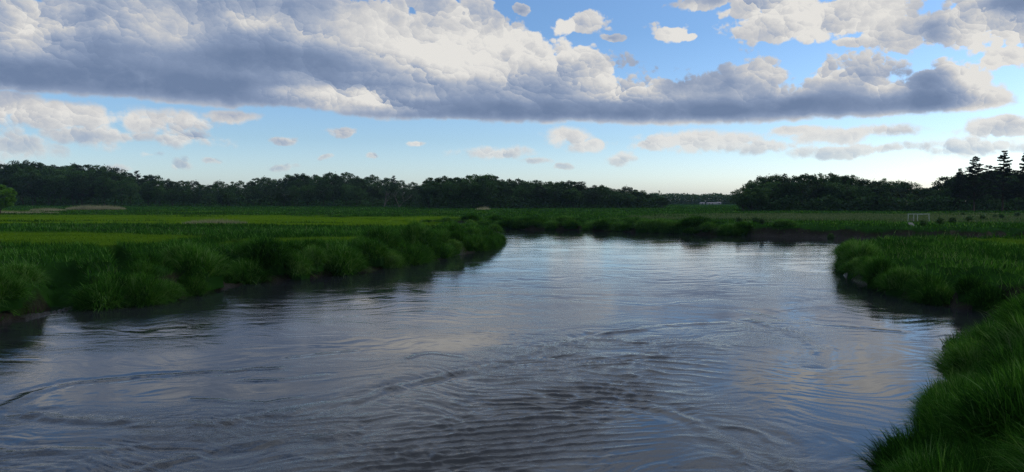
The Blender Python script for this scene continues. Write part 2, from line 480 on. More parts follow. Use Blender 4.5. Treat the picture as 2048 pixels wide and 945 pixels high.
M = {}
GRASS = [(0.0, (.006, .022, .005)), (.35, (.015, .058, .009)), (.65, (.045, .140, .018)), (1.0, (.13, .22, .08))]
HAY = [(0.0, (.022, .062, .006)), (.5, (.058, .120, .010)), (1.0, (.11, .18, .03))]
M['grass'] = leafy("green_marsh_grass", GRASS, spec=.0, obj_var=.45)
M['hay'] = leafy("yellow_green_salt_hay", HAY, spec=.0)
M['seed'] = leafy("seeding_grass", [(0, (.03, .065, .025)), (.6, (.075, .11, .055)), (1, (.16, .18, .11))])
M['reed'] = leafy("tan_reed", [(0, (.12, .13, .09)), (.5, (.25, .24, .18)), (1, (.38, .36, .29))])
M['crown'] = leafy("tree_leaves", [(0, (.008, .020, .008)), (.4, (.018, .050, .014)), (.75, (.032, .085, .020)), (1, (.06, .12, .035))], trans=.25, obj_var=0.6)
M['needles'] = leafy("pine_needles", [(0, (.006, .014, .009)), (1, (.018, .035, .018))], trans=.1)
M['bright_leaves'] = leafy("young_tree_leaves", [(0, (.03, .09, .01)), (1, (.10, .24, .03))], trans=.4)

def ground_mat():
    m, g = material("marsh_ground")
    geo = g.node('ShaderNodeNewGeometry'); P = geo.outputs['Position']
    hay, sd_, hd = attr(g, "hay"), attr(g, "shore"), attr(g, "heads")
    n1 = g.noise(P, 0.35, 5, .6); n2 = g.noise(P, 4.0, 4, .6)
    green = ramp(g, n1, [(.3, (.005, .018, .003)), (.5, (.010, .034, .006)), (.7, (.014, .044, .008))])
    yel = ramp(g, g.noise(g.v('MULTIPLY', P, (.3, 1, 1)), 0.25, 4, .6), [(.3, (.035, .085, .004)), (.6, (.065, .12, .005))])
    pale = ramp(g, n1, [(.3, (.035, .06, .025)), (.7, (.07, .09, .045))])
    mud = ramp(g, n2, [(.3, (.006, .0055, .004)), (.7, (.016, .014, .010))])
    col = g.mix(hay, green, yel); col = g.mix(g.m('MULTIPLY', hd, .8), col, pale)
    col = g.mix(g.ss(g.m('ADD', sd_, g.m('MULTIPLY', g.m('SUBTRACT', n2, .5), .8)), 1.5, .7), col, mud)
    wet = g.ss(sd_, .5, .0, .75, .3)
    b = g.node('ShaderNodeBump'); b.inputs['Strength'].default_value = .7; b.inputs['Distance'].default_value = .12
    g.put(b.inputs['Height'], g.noise(P, 5.0, 6, .65))
    finish(g, principled(g, col, wet, g.ss(sd_, 1.2, .3, .0, .08), b.outputs[0])); return m
M['ground'] = ground_mat()

def build_ground():
    az = az_list(0.16, 44, 4.0)
    r = [0.5]
    while r[-1] < 6000: r.append(r[-1] * 1.009 if r[-1] < 220 else r[-1] * 1.03)
    x, y, f = polar_grid(np.array(r), az)
    sd = river_sd(x, y)
    z = ground_z(x, y, sd)
    o = link("ground", make_mesh("ground", np.stack([x, y, z], 1), [f], M['ground'], True,
             {"hay": meadow(x, y), "shore": np.clip(sd, -2, 10), "heads": heads(x, y)}))
    tag(o, kind="structure")
build_ground()

# ------------------------------------------------------------------ water
def water_mat():
    m, g = material("river_water")
    geo = g.node('ShaderNodeNewGeometry'); P = geo.outputs['Position']
    rough = attr(g, "rough")
    swirl = g.noise(P, 0.10, 2, .5, out=1)
    Pw = g.v('ADD', P, g.v('MULTIPLY_ADD', swirl, (9, 9, 0), (-4.5, -4.5, 0)))
    Pa = g.v('MULTIPLY', Pw, (.7, 1.15, 1))
    big = g.noise(Pa, .55, 4, .55, .4)
    patch = g.ss(g.noise(g.v('MULTIPLY', Pw, (.4, 1, 1)), .28, 3, .6), .38, .62, .35, 1.25)
    Pf = g.v('MULTIPLY', g.v('MULTIPLY_ADD', swirl, (3, 3, 0), P), (.9, 1.4, 1))
    fine = g.noise(Pf, 4.6, 5, .66, .5)
    tiny = g.noise(Pf, 11.0, 2, .5)
    h = g.m('ADD', g.m('MULTIPLY', big, .026), g.m('ADD', g.m('MULTIPLY', fine, .017), g.m('MULTIPLY', tiny, .0038)))
    h = g.m('MULTIPLY', h, g.m('MULTIPLY', rough, patch))
    b = g.node('ShaderNodeBump'); b.inputs['Strength'].default_value = 1.0; b.inputs['Distance'].default_value = 1.0
    g.put(b.inputs['Height'], h)
    n = g.node('ShaderNodeBsdfPrincipled')
    g.put(n.inputs['Base Color'], (.013, .015, .018, 1)); n.inputs['Roughness'].default_value = .035
    n.inputs['IOR'].default_value = 1.42
    g.put(n.inputs['Normal'], b.outputs[0])
    finish(g, n.outputs[0]); return m
M['water'] = water_mat()

WAKES = [([(20, 842), (12, 815), (50, 790), (130, 768), (300, 752), (480, 740), (560, 735)], .16, .030),
         ([(60, 830), (150, 838), (300, 846), (420, 850), (560, 824), (700, 802), (800, 772), (900, 750), (1000, 730)], .20, .055),
         ([(1040, 712), (1120, 690), (1210, 668), (1330, 652), (1450, 645)], .2, .04),
         ([(580, 716), (650, 706), (702, 702)], .10, .02), ([(810, 716), (860, 707), (915, 712)], .10, .022),
         ([(1480, 622), (1560, 638), (1650, 650), (1800, 664)], .14, .025),
         ([(1500, 640), (1590, 668), (1640, 700), (1620, 730)], .2, .035),
         ([(1270, 800), (1330, 820), (1400, 850), (1480, 900), (1500, 945)], .16, .04),
         ([(1440, 850), (1500, 860), (1560, 890), (1570, 945)], .14, .03),
         ([(260, 945), (420, 900), (560, 880), (700, 868)], .2, .045), ([(0, 905), (200, 900), (330, 890)], .2, .03),
         ([(700, 630), (840, 618), (950, 622)], .12, .02), ([(480, 762), (560, 760), (640, 752)], .12, .02),
         ([(1150, 600), (1300, 610), (1420, 600)], .14, .02), ([(380, 800), (520, 806), (600, 798)], .1, .015)]
ROUGH = [  # photo points, reach in metres, change of roughness
    ([(0, 890), (400, 880), (700, 850), (900, 800), (1050, 760), (1200, 720), (1350, 690)], 2.6, 1.0),
    ([(1050, 760), (1150, 850), (1000, 930)], 2.2, .9), ([(1200, 720), (1330, 790), (1450, 860), (1500, 940)], 1.8, .7),
    ([(1080, 690), (1250, 665), (1400, 650), (1530, 655), (1620, 690)], 2.4, .6), ([(700, 860), (900, 900), (700, 940)], 2.2, .6),
    ([(600, 620), (900, 620), (1000, 600)], 5, .18), ([(100, 700), (300, 650), (600, 590)], 3, .25)]
SMOOTH = [([(120, 800), (350, 790), (520, 775)], 1.6), ([(60, 872), (160, 878)], 1.2), ([(1370, 640), (1470, 632)], 1.6),
          ([(850, 765), (930, 755)], .5), ([(1210, 705), (1260, 702)], .7), ([(1600, 800), (1700, 700), (1800, 660)], 2.5), ([(1300, 840), (1290, 900)], .8),
          ([(600, 690), (900, 690)], 1.5)]
def build_water():
    az = az_list(0.085, 43, 5.0)
    r = [0.4]
    while r[-1] < 9.5: r.append(r[-1] * 1.04)
    while r[-1] < 36: r.append(r[-1] * 1.0026)
    while r[-1] < 170: r.append(r[-1] * 1.0055)
    r += [190, 220, 260]
    x, y, f = polar_grid(np.array(r), az)
    rough = np.full(x.shape, .24)
    for pts, w, a in ROUGH:
        d = seg_dist(x, y, [at(*p) for p in pts])
        rough += a * np.exp(-(d / w) ** 2)
    rough = np.minimum(rough, 1.35)
    for pts, w in SMOOTH:
        d = seg_dist(x, y, [at(*p) for p in pts])
        rough *= 1 - .82 * np.exp(-(d / w) ** 2)
    R = np.hypot(x, y)
    # swirled waves, crests across the view
    wx = x + 2.2 * fbm(x * .13, y * .13, 3, 101); wy = y + 2.2 * fbm(x * .13, y * .13, 3, 131)
    big = fbm(wx * .4, wy * .8, 5, 150, .58)
    rid = 1 - np.abs(fbm(wx * .5, wy * 1.5, 3, 170, .55)) * 2
    z = .021 * rough * big + .022 * np.maximum(rough - .3, 0) * rid
    z += .004 * fbm(wx * .7, wy * 2.0, 3, 190)
    # trains of standing waves over the shoal below the bridge
    def train(c, d0, wl, amp, rx, ry, ang, seed):
        cx, cy = at(*c); ca, sa = math.cos(ang), math.sin(ang)
        u = (x - cx) * ca + (y - cy) * sa; v = -(x - cx) * sa + (y - cy) * ca
        env = np.exp(-((u / rx) ** 2 + (v / ry) ** 2) ** 1.5)
        ph = v / wl * 2 * np.pi + 1.8 * fbm(x * .55, y * .55, 3, seed) + .25 * u
        s = np.sin(ph); crest = np.exp(2.2 * (s - 1))
        return amp * env * (crest * (1 + .35 * fbm(x * 2.2, y * 2.2, 2, seed + 5)) - .3)
    z += train((1000, 880), 0, .44, .056, 2.9, 1.9, math.radians(16), 200)
    z += train((1200, 790), 0, .54, .062, 1.7, 1.9, math.radians(-14), 220)
    z += train((860, 930), 0, .36, .042, 2.2, 1.1, math.radians(14), 240)
    z += train((1100, 820), 0, .48, .046, 2.0, 1.6, math.radians(4), 250)
    z += train((1290, 735), 0, .8, .04, 2.2, 2.4, math.radians(-22), 260)
    for pts, w, a in WAKES:
        P = [at(*p) for p in pts]
        dx = x + .18 * fbm(x * .8, y * .8, 3, 300); dy = y + .18 * fbm(x * .8, y * .8, 3, 320)
        d = seg_dist(dx, dy, P)
        k = np.clip(.4 + .9 * fbm(x * .7, y * .7, 3, 330), 0, 1.3)
        z += a * k * np.exp(-(d / w) ** 2) - a * .5 * np.exp(-((d - 2 * w) / (1.3 * w)) ** 2)
        rough += .35 * np.exp(-(d / (w * 2.5)) ** 2)
    z *= np.clip(1.4 - R / 120, .5, 1)
    me = make_mesh("water", np.stack([x, y, z], 1), [f], M['water'], True, {"rough": rough})
    tag(link("water", me), kind="structure")
build_water()

# ------------------------------------------------------------------ grass
def blade_mesh(name, base, direc, length, width, droop, tone, mat, segs=3, extra=None):
    """thin bending blades: base (n,3), unit direc (n,3)"""
    n = len(base)
    t = np.linspace(0, 1, segs + 1)
    side = np.stack([direc[:, 1], -direc[:, 0], np.zeros(n)], 1)
    a = rng.uniform(0, 2 * np.pi, n)
    rnd = np.stack([np.cos(a), np.sin(a), np.zeros(n)], 1)
    side = side * .3 + rnd
    side /= np.linalg.norm(side, axis=1)[:, None] + 1e-9
    hor = direc.copy(); hor[:, 2] = 0
    verts = np.zeros((n, 2 * segs + 1, 3), np.float32)
    for k in range(segs + 1):
        c = base + direc * (length * t[k])[:, None]
        c = c + hor * (droop * length * t[k] ** 2 * .5)[:, None]
        c[:, 2] -= droop * length * t[k] ** 2.2 * .55
        w = width * (1 - t[k] ** 1.5) * .5
        if k < segs:
            verts[:, 2 * k] = c - side * w[:, None]; verts[:, 2 * k + 1] = c + side * w[:, None]
        else:
            verts[:, 2 * k] = c
    b = (np.arange(n) * (2 * segs + 1))[:, None]
    quads = np.concatenate([b + np.array([2 * k, 2 * k + 1, 2 * k + 3, 2 * k + 2]) for k in range(segs - 1)]) if segs > 1 else np.zeros((0, 4), int)
    tris = b + np.array([2 * segs - 2, 2 * segs - 1, 2 * segs])
    v = verts.reshape(-1, 3); tn = np.repeat(tone, 2 * segs + 1)
    fs = [quads, tris]
    if extra is not None:
        ev, ef, et = extra
        fs.append(np.asarray(ef) + len(v)); v = np.concatenate([v, ev]); tn = np.concatenate([tn, np.full(len(ev), et)])
    return make_mesh(name, v, fs, mat, False, {"tone": tn})

def unit(v): return v / (np.linalg.norm(v, axis=1)[:, None] + 1e-9)

def normals(x, y, e=.12):
    z0 = ground_z(x, y); zx = ground_z(x + e, y); zy = ground_z(x, y + e)
    return z0, unit(np.stack([-(zx - z0) / e, -(zy - z0) / e, np.ones_like(x)], 1))

def field(n, r0, r1, p, az0, az1):
    u = rng.uniform(0, 1, n)
    q = 1 - p
    r = (r0 ** q + u * (r1 ** q - r0 ** q)) ** (1 / q) if abs(q) > 1e-3 else r0 * (r1 / r0) ** u
    a = np.radians(rng.uniform(az0, az1, n))
    return r * np.sin(a), r * np.cos(a), r

def grow(name, x, y, keep, hgt, mat, tone0, wk=.00085, wmin=.010, lean=.35, norm=.5, droop=.55, segs=3, wind=(-.10, -.05)):
    keep = keep & ((creek_depth(x, y) < .35) | (rng.uniform(0, 1, len(x)) < .12))
    x, y = x[keep], y[keep]
    z, nn = normals(x, y)
    r = np.hypot(x, y); n = len(x)
    up = np.zeros((n, 3)); up[:, 2] = 1
    rnd = rng.normal(0, lean, (n, 3)); rnd[:, 2] *= .3
    d = unit(nn * norm + up * (1.1 - norm) + rnd + np.array([wind[0], wind[1], 0]))
    L = hgt(x, y) * rng.uniform(.55, 1.15, n)
    tone = tone0 + .22 * fbm(x * .35, y * .35, 3, 400) + .15 * fbm(x * .05, y * .05, 2, 410) + rng.normal(0, .16, n)
    tone = tone + (rng.uniform(0, 1, n) < .06) * .4
    w = np.maximum(wmin, wk * r) * rng.uniform(.6, 1.3, n)
    me = blade_mesh(name, np.stack([x, y, z - .03], 1), d, L, w, droop * rng.uniform(.3, 1.5, n), np.clip(tone, 0, 1), mat, segs)
    return link(name, me)

def build_grass():
    # tall dark sedge and cordgrass
    x1, y1, r1 = field(150000, 8, 34, .2, 12, 46)
    k1 = river_sd(x1, y1) > .05
    x2, y2, r2 = field(230000, 24, 110, 1.3, -42, 42)
    s2 = river_sd(x2, y2)
    k2 = (s2 > .05) & ((s2 > 3.2) | (rng.uniform(0, 1, len(x2)) < .4)) & ((s2 < 9) | (rng.uniform(0, 1, len(x2)) < .45)) & (meadow(x2, y2) < .5)
    x3, y3, r3 = field(260000, 60, 700, 1.0, -42, 42)
    k3 = (river_sd(x3, y3) > .05) & (meadow(x3, y3) < .5) & (heads(x3, y3) < .6)
    x = np.concatenate([x1[k1], x2[k2], x3[k3]]); y = np.concatenate([y1[k1], y2[k2], y3[k3]])
    def h(x, y):
        s = fbm(x * .22, y * .22, 3, 420)
        return .62 + .18 * s + .15 * fbm(x * .03, y * .05, 2, 430)
    o = grow("marsh_grass", x, y, np.ones(len(x), bool), h, M['grass'], .42)
    tag(o, "tall dark green marsh grass covering both river banks", "marsh grass", kind="stuff")
    # short salt hay on the flats
    xa, ya, ra = field(150000, 45, 330, 1.1, -42, 42)
    k = (meadow(xa, ya) > .35) & (river_sd(xa, ya) > 1.5)
    o = grow("salt_hay", xa, ya, k, lambda x, y: .24 + .05 * fbm(x * .1, y * .1, 2, 440), M['hay'], .45, lean=.5, norm=.3, segs=2)
    tag(o, "short yellow-green salt hay in flat bands across the marsh", "salt hay", kind="stuff")
    xa, ya, ra = field(90000, 110, 260, 1.0, 5, 42)
    k = (heads(xa, ya) > .3) & (river_sd(xa, ya) > .5) & (meadow(xa, ya) < .5)
    o = grow("seeding_grass", xa, ya, k, lambda x, y: .75 + .1 * fbm(x * .1, y * .1, 2, 450), M['seed'], .40, segs=2)
    tag(o, "pale seeding grass on the far field around the white frame", "seeding grass", kind="stuff")
    # pale flowering stems scattered in the dark bands
    xa, ya, ra = field(9000, 40, 240, 1.2, -40, 10)
    k = (river_sd(xa, ya) > 3) & (meadow(xa, ya) < .4) & (fbm(xa * .03, ya * .06, 2, 460) > .12)
    o = grow("flowering_stems", xa, ya, k, lambda x, y: .95 + .1 * x * 0, M['seed'], .45, wk=.0005, segs=2)
    tag(o, "pale flowering grass stems standing above the dark sedge", "flowering grass", kind="stuff")
    xa, ya, ra = field(9000, 20, 95, .7, -42, 44)
    sa = river_sd(xa, ya); k = (sa > .3) & (sa < 9) & (fbm(xa * .15, ya * .15, 2, 465) > -.1)
    o = grow("seed_stems", xa, ya, k, lambda x, y: 1.05 + .25 * fbm(x * .2, y * .2, 2, 466), M['seed'], .5, wk=.0005, wmin=.008, lean=.22, droop=.8)
    tag(o, "thin pale seed stems rising out of the bank grass", "flowering grass", kind="stuff")

def build_reeds():
    def bed(name, cx, cy, rx, ry, n, hgt, label, tone=.5):
        a = rng.uniform(0, 2 * np.pi, n); q = np.sqrt(rng.uniform(0, 1, n))
        x = cx + rx * q * np.cos(a); y = cy + ry * q * np.sin(a)
        edge = 1 - q ** 3
        z = ground_z(x, y); d = rng.normal(0, .2, (n, 3)); d[:, 2] = 1
        L = hgt * (.45 + .55 * edge) * rng.uniform(.45, 1.2, n) * (1 + .2 * fbm(x * .15, y * .15, 2, 470))
        me = blade_mesh(name, np.stack([x, y, z], 1), unit(d), L, rng.uniform(.03, .09, n), rng.uniform(.1, .8, n), np.clip(tone + rng.normal(0, .2, n) + .15 * fbm(x * .1, y * .1, 2, 480), 0, 1), M['reed'], 2)
        o = link(name, me); tag(o, label, "reeds", kind="stuff"); return o
    x, y = at(165, 421, 1.5); bed("reeds", x, y + 10, 13, 5, 9000, 2.6, "broad bed of tan reeds on the far left edge of the marsh", .5)
    x, y = at(70, 423, 1.5); bed("reeds", x, y + 8, 7, 4, 2600, 1.7, "low patch of grey-tan reeds beside the broad reed bed", .25)
    x, y = at(30, 428, 1.5); bed("reeds", x, y, 14, 3, 4000, 1.0, "short pale reeds in front of the young tree", .3)
    x, y = at(965, 421, 1.5); bed("reeds", x, y + 4, 3.2, 2.5, 420, 2.0, "small plume of pale reeds before the middle of the woods", .7)
    x, y = at(430, 449, 1.5); bed("reeds", x, y, 5.5, 3, 1500, 1.0, "grey tuft of dry reeds in the yellow-green field", .15)
    x, y = at(1130, 417, 1.5); bed("reeds", x, y, 9, 3, 1200, 1.1, "thin line of faded reeds before the dark woods", .1)

# ------------------------------------------------------------------ grass tussocks along the banks
def tussock_mesh(i, R=1.0, H=.75, n=1500, blade=.85, dr=(.4, 1.7), upr=.85):
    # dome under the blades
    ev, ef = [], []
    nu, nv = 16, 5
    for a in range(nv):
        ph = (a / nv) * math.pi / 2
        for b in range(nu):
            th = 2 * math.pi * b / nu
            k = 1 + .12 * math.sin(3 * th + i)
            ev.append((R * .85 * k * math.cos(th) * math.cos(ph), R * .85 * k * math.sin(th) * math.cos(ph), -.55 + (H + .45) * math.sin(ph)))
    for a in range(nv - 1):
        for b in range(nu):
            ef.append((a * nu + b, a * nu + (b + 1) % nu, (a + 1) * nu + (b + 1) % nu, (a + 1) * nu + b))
    th = rng.uniform(0, 2 * np.pi, n); s = rng.uniform(-.25, 1, n) ; ph = np.arcsin(np.clip(s, -.2, 1))
    k = 1 + .12 * np.sin(3 * th + i) + .1 * np.sin(5 * th + 2 * i)
    nrm = np.stack([np.cos(th) * np.cos(ph), np.sin(th) * np.cos(ph), np.sin(ph)], 1)
    base = nrm * np.array([R * .8, R * .8, H * .9]); base[:, :2] *= k[:, None]
    part = fbm(base[:, 0] * 1.5 + i * 9, base[:, 1] * 1.5, 2, 500)
    d = nrm * .55 + rng.normal(0, .28, (n, 3)); d[:, 2] += upr
    d[:, 0] += part * .6; d = unit(d)
    L = blade * rng.uniform(.5, 1.1, n)
    tone = np.clip(.45 + .2 * part + rng.normal(0, .17, n) + (rng.uniform(0, 1, n) < .08) * .4, 0, 1)
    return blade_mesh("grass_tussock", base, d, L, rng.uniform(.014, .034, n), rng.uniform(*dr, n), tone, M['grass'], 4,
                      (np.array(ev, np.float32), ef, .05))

def ordinal(n):
    w = ["", "first", "second", "third", "fourth", "fifth", "sixth", "seventh", "eighth", "ninth", "tenth", "eleventh", "twelfth"]
    return w[n] if n < len(w) else f"{n}th" if n % 10 not in (1, 2, 3) or n in (11, 12, 13) else f"{n}{ {1: 'st', 2: 'nd', 3: 'rd'}[n % 10]}"

def build_tussocks():
    vs = [tussock_mesh(i, 1.0, .66 + .1 * (i % 3), 3000, .72 + .08 * (i % 3)) for i in range(7)]
    near = [tussock_mesh(20 + i, 1.0, .7, 4200, .90, (.2, 1.3), 1.15) for i in range(3)]
    cnt = [0]
    def put(x, y, s, label, group, lo=0.0, meshes=vs, sz=1.0):
        if float(creek_depth(np.array([x]), np.array([y]))[0]) > .45 and y < 100: return
        me = meshes[cnt[0] % len(meshes)]; cnt[0] += 1
        o = link("grass_tussock", me)
        xa, ya = np.array([x]), np.array([y])
        z = float(ground_z(xa, ya)[0])
        o.location = (x, y, max(z - lo - .1, .05)); o.rotation_euler = (0, 0, random.uniform(0, 6.28))
        o.scale = (s * random.uniform(.85, 1.2), s * random.uniform(.85, 1.2), s * sz * random.uniform(.85, 1.15))
        tag(o, label, "grass tussock", group)
    def walk(pts, step, off, jit):
        """points at steps along a bank line, pushed inland"""
        out = []; carry = 0
        for (ax, ay), (bx, by) in zip(pts[:-1], pts[1:]):
            L = math.hypot(bx - ax, by - ay); t = carry
            while t < L:
                k = t / L; nx, ny = -(by - ay) / L, (bx - ax) / L
                q = off + random.uniform(-jit, jit)
                out.append((ax + (bx - ax) * k + nx * q, ay + (by - ay) * k + ny * q))
                t += step * random.uniform(.7, 1.35)
            carry = t - L
        return out
    lp = [at(*p) for p in left_px]
    # left bank, lower tier at the water, counted from the marsh point towards us
    a = walk(lp[:14], 2.1, .6, .45)
    for i, (x, y) in enumerate(reversed(a)):
        put(x, y, random.uniform(.85, 1.5) * (.62 + .38 * min(1, i / 8)), f"round green grass tussock at the left bank's waterline, {ordinal(i + 1)} from the marsh point", "tussocks along the left bank's waterline", .0, sz=1.1)
    b = walk(lp[:14], 2.9, 2.5, .8)
    for i, (x, y) in enumerate(reversed(b)):
        put(x, y, random.uniform(.9, 1.6) * (.55 + .45 * min(1, i / 7)), f"rounded grass hummock up on the left bank's edge, {ordinal(i + 1)} from the marsh point", "hummocks on the left bank's edge", .25, sz=1.1)
    c = walk(lp[13:], 3.2, .9, .4)
    for i, (x, y) in enumerate(c):
        put(x, y, random.uniform(.8, 1.2), f"green tussock behind the marsh point on the side inlet, {ordinal(i + 1)} one in from the point", "tussocks behind the marsh point", .2)
    fp = [at(*p) for p in far_px]
    d = walk(fp[2:9], 2.8, 1.0, .6)
    for i, (x, y) in enumerate(d):
        put(x, y, random.uniform(1.3, 2.1), f"round dark grass tussock on the far bank across the river, {ordinal(i + 1)} from its left end", "tussocks on the far bank", .3, sz=.75)
    d = walk(fp[1:9], 3.6, 4.0, 2.0)
    for i, (x, y) in enumerate(d):
        put(x, y, random.uniform(1.3, 2.2), f"low grass mound set back on the far bank, {ordinal(i + 1)} from its left end", "mounds set back on the far bank", .4, sz=.7)
    # the two rounded tussocks that stand in front of the mud bank
    for (px, py, s), lab in zip([(1320, 466, 1.8), (1470, 471, 2.2), (1395, 467, 2.6), (1572, 472, 1.9), (1130, 459, 2.2)],
                           ["lone round tussock before the far mud bank", "wide low tussock at the start of the far mud bank", "broadest domed tussock on the far bank", "low tussock in the shade of the far mud bank", "tallest domed tussock on the far bank"]):
        x, y = at(px, py); put(x, y + .6, s, lab, "tussocks on the far bank", 0, sz=.6)
    bpnt = [at(*p) for p in back_px[5:]]
    e = walk(bpnt, 1.9, .7, .35)
    for i, (x, y) in enumerate(e):
        put(x, y, random.uniform(.8, 1.25), f"grass tussock around the right-hand marsh point, {ordinal(i + 1)} from its rear", "tussocks round the right-hand point", .2, sz=1.1)
    f = walk(NEAR_EDGE, 1.45, .75, .2)
    for i, (x, y) in enumerate(reversed(f)):
        put(x, y, random.uniform(.75, .95), f"long-bladed grass tussock on the near right bank, {ordinal(i + 1)} from the bottom", "tussocks on the near right bank", .25, near)
    f = walk(NEAR_EDGE, 2.2, 2.3, .4)
    for i, (x, y) in enumerate(reversed(f)):
        put(x, y, random.uniform(.85, 1.15), f"tall shaggy hummock up on the near right bank, {ordinal(i + 1)} from the bottom", "hummocks on the near right bank", .1, near, 1.0)
build_grass(); build_reeds(); build_tussocks()

# ------------------------------------------------------------------ trees
def bark_mat(name, a, b):
    m, g = material(name); geo = g.node('ShaderNodeTexCoord')
    col = ramp(g, g.noise(geo.outputs['Object'], 3, 5, .6), [(.3, a), (.7, b)])
    finish(g, principled(g, col, .9, .2)); return m
M['bark'] = bark_mat("dark_bark", (.018, .014, .010), (.05, .04, .03))
M['pale_bark'] = bark_mat("pale_bark", (.05, .045, .04), (.15, .14, .12))

def tubes(name, segs, mat, sides=6):
    """segs: list of (p0, p1, r0, r1)"""
    V, Fq = [], []
    for p0, p1, r0, r1 in segs:
        p0, p1 = Vector(p0), Vector(p1); d = (p1 - p0).normalized()
        a = d.orthogonal().normalized(); b = d.cross(a); k = len(V)
        for p, r in ((p0, r0), (p1, r1)):
            for s in range(sides):
                t = 2 * math.pi * s / sides
                V.append(p + a * (r * math.cos(t)) + b * (r * math.sin(t)))
        for s in range(sides):
            Fq.append((k + s, k + (s + 1) % sides, k + sides + (s + 1) % sides, k + sides + s))
    return make_mesh(name, [tuple(v) for v in V], [Fq], mat)

def leaf_mesh(name, centres, size, mat, tone, flat=.5, up=.25):
    n = len(centres)
    a = unit(rng.normal(0, 1, (n, 3)) * np.array([1, 1, flat]))
    b = rng.normal(0, 1, (n, 3)); b[:, 2] *= flat
    b = b - a * np.sum(a * b, 1)[:, None]; b = unit(b)
    s = size * rng.uniform(.5, 1.25, n)
    j = lambda: rng.uniform(.6, 1.2, n)[:, None]
    v = np.stack([centres - a * s[:, None] * j(), centres + b * s[:, None] * .6 * j(), centres + a * s[:, None] * j(), centres - b * s[:, None] * .6 * j()], 1).reshape(-1, 3)
    f = np.arange(4 * n).reshape(-1, 4)
    return make_mesh(name, v, [f], mat, False, {"tone": np.repeat(np.clip(tone, 0, 1), 4)})

def broadleaf(i, H=20.0, W=6.2, low=.12, nleaf=6200, mats=('bark', 'crown'), size=.42, fork=1):
    """returns (trunk mesh, crown mesh) of a tree H tall"""
    segs = []; tips = []
    def limb(p, d, L, r, depth):
        q = p
        for k in range(2):
            d = (d + Vector((random.gauss(0, .14), random.gauss(0, .14), .05))).normalized()
            e = q + d * (L / 2); segs.append((q, e, r * (1 - .25 * k), r * (1 - .25 * (k + 1)))); q = e
        if depth == 0: tips.append((q, L)); return
        for k in range(random.choice((2, 3))):
            a = random.uniform(0, 6.28)
            nd = (d + Vector((math.cos(a), math.sin(a), random.uniform(-.1, .5))) * random.uniform(.5, .95)).normalized()
            limb(q, nd, L * random.uniform(.62, .85), r * .5, depth - 1)
        if depth >= 2: tips.append((q, L * .8))
    for k in range(fork):
        a = k * 2.4 + i
        d = Vector((0, 0, 1)) if fork == 1 else Vector((math.cos(a) * .45, math.sin(a) * .45, 1)).normalized()
        limb(Vector((0, 0, -.6)), d, H * .27, H * .020, 3)
    if low < .5:
        # an edge tree: foliage masses all over a rounded crown, each on its own branch
        segs = [s for s in segs if max(s[0].z, s[1].z) < H * .62 and math.hypot(s[1].x, s[1].y) < W * .8]
        tips = []
        nb = 38
        for k in range(nb):
            u = 1 - 2 * (k + .5) / nb; a = k * 2.39996 + i
            q = math.sqrt(max(0, 1 - u * u)); s = random.uniform(.62, 1.0)
            zc, hz = H * (.54 + low * .1), H * (.39 - low * .1)
            p = Vector((math.cos(a) * q * W * s, math.sin(a) * q * W * s, zc + u * hz * s))
            if u > .2: p.z += random.uniform(-.03, .03) * H
            tips.append((p, 1.0))
            if k % 2 == 0: segs.append((Vector((0, 0, max(H * .15, p.z - H * .2))), p, H * .006, H * .0015))
    else:
        zmax = max(t[0].z for t in tips)
        tips = [(Vector((p.x, p.y, p.z * H * .93 / zmax)) if p.z > H * .4 else p, L) for p, L in random.sample(tips, min(len(tips), 20))]
    pts = []; tone = []
    per = nleaf // len(tips)
    for p, L in tips:
        R = random.uniform(1.1, 2.1) * H / 20
        u = unit(rng.normal(0, 1, (per, 3))); rr = R * rng.uniform(.35, 1.0, per) ** .6
        c = u * rr[:, None] * np.array([1.15, 1.15, .78]); c += rng.normal(0, .15 * R, (per, 3))
        pts.append(c + np.array(p)); tone.append(np.full(per, .42 + random.gauss(0, .12)) + rng.normal(0, .14, per))
    c = np.concatenate(pts); t = np.concatenate(tone)
    return tubes("trunk", segs, M[mats[0]]), leaf_mesh("crown", c, size * H / 20, M[mats[1]], t)

def pine(i, H=22.0, ragged=.25):
    segs = [(Vector((0, 0, -.6)), Vector((random.uniform(-.2, .2), 0, H * .55)), H * .017, H * .011), (Vector((random.uniform(-.1, .1), 0, H * .55)), Vector((0, 0, H)), H * .011, .04)]
    pts = []
    z = H * .22
    while z < H * .985:
        k = (H - z) / H
        L = min(H * .23, (.08 + k ** .8 * .42) * H * .62)
        for b in range(random.choice((4, 5, 5))):
            if random.random() < ragged * .6: continue
            a = random.uniform(0, 6.28); l = L * random.uniform(.55, 1.1)
            p0 = Vector((0, 0, z)); p1 = Vector((math.cos(a) * l, math.sin(a) * l, z + l * random.uniform(.02, .30)))
            segs.append((p0, p1, .07, .02))
            n = int(90 * l) + 10
            t = rng.uniform(.25, 1.05, n)
            c = np.array(p0)[None] + (np.array(p1) - np.array(p0))[None] * t[:, None]
            side = np.array([-math.sin(a), math.cos(a), 0])
            c = c + side[None] * (rng.normal(0, .22, n) * (.4 + l * .28) * np.sin(np.clip(t, 0, 1) * 2.6 + .3))[:, None] + rng.normal(0, .10, (n, 3)) + np.array([0, 0, .08])
            pts.append(c)
        z += H * random.uniform(.020, .036)
    c = np.concatenate(pts)
    return tubes("trunk", segs, M['bark'], 5), leaf_mesh("crown", c, .26, M['needles'], .5 + rng.normal(0, .2, len(c)), flat=.4)

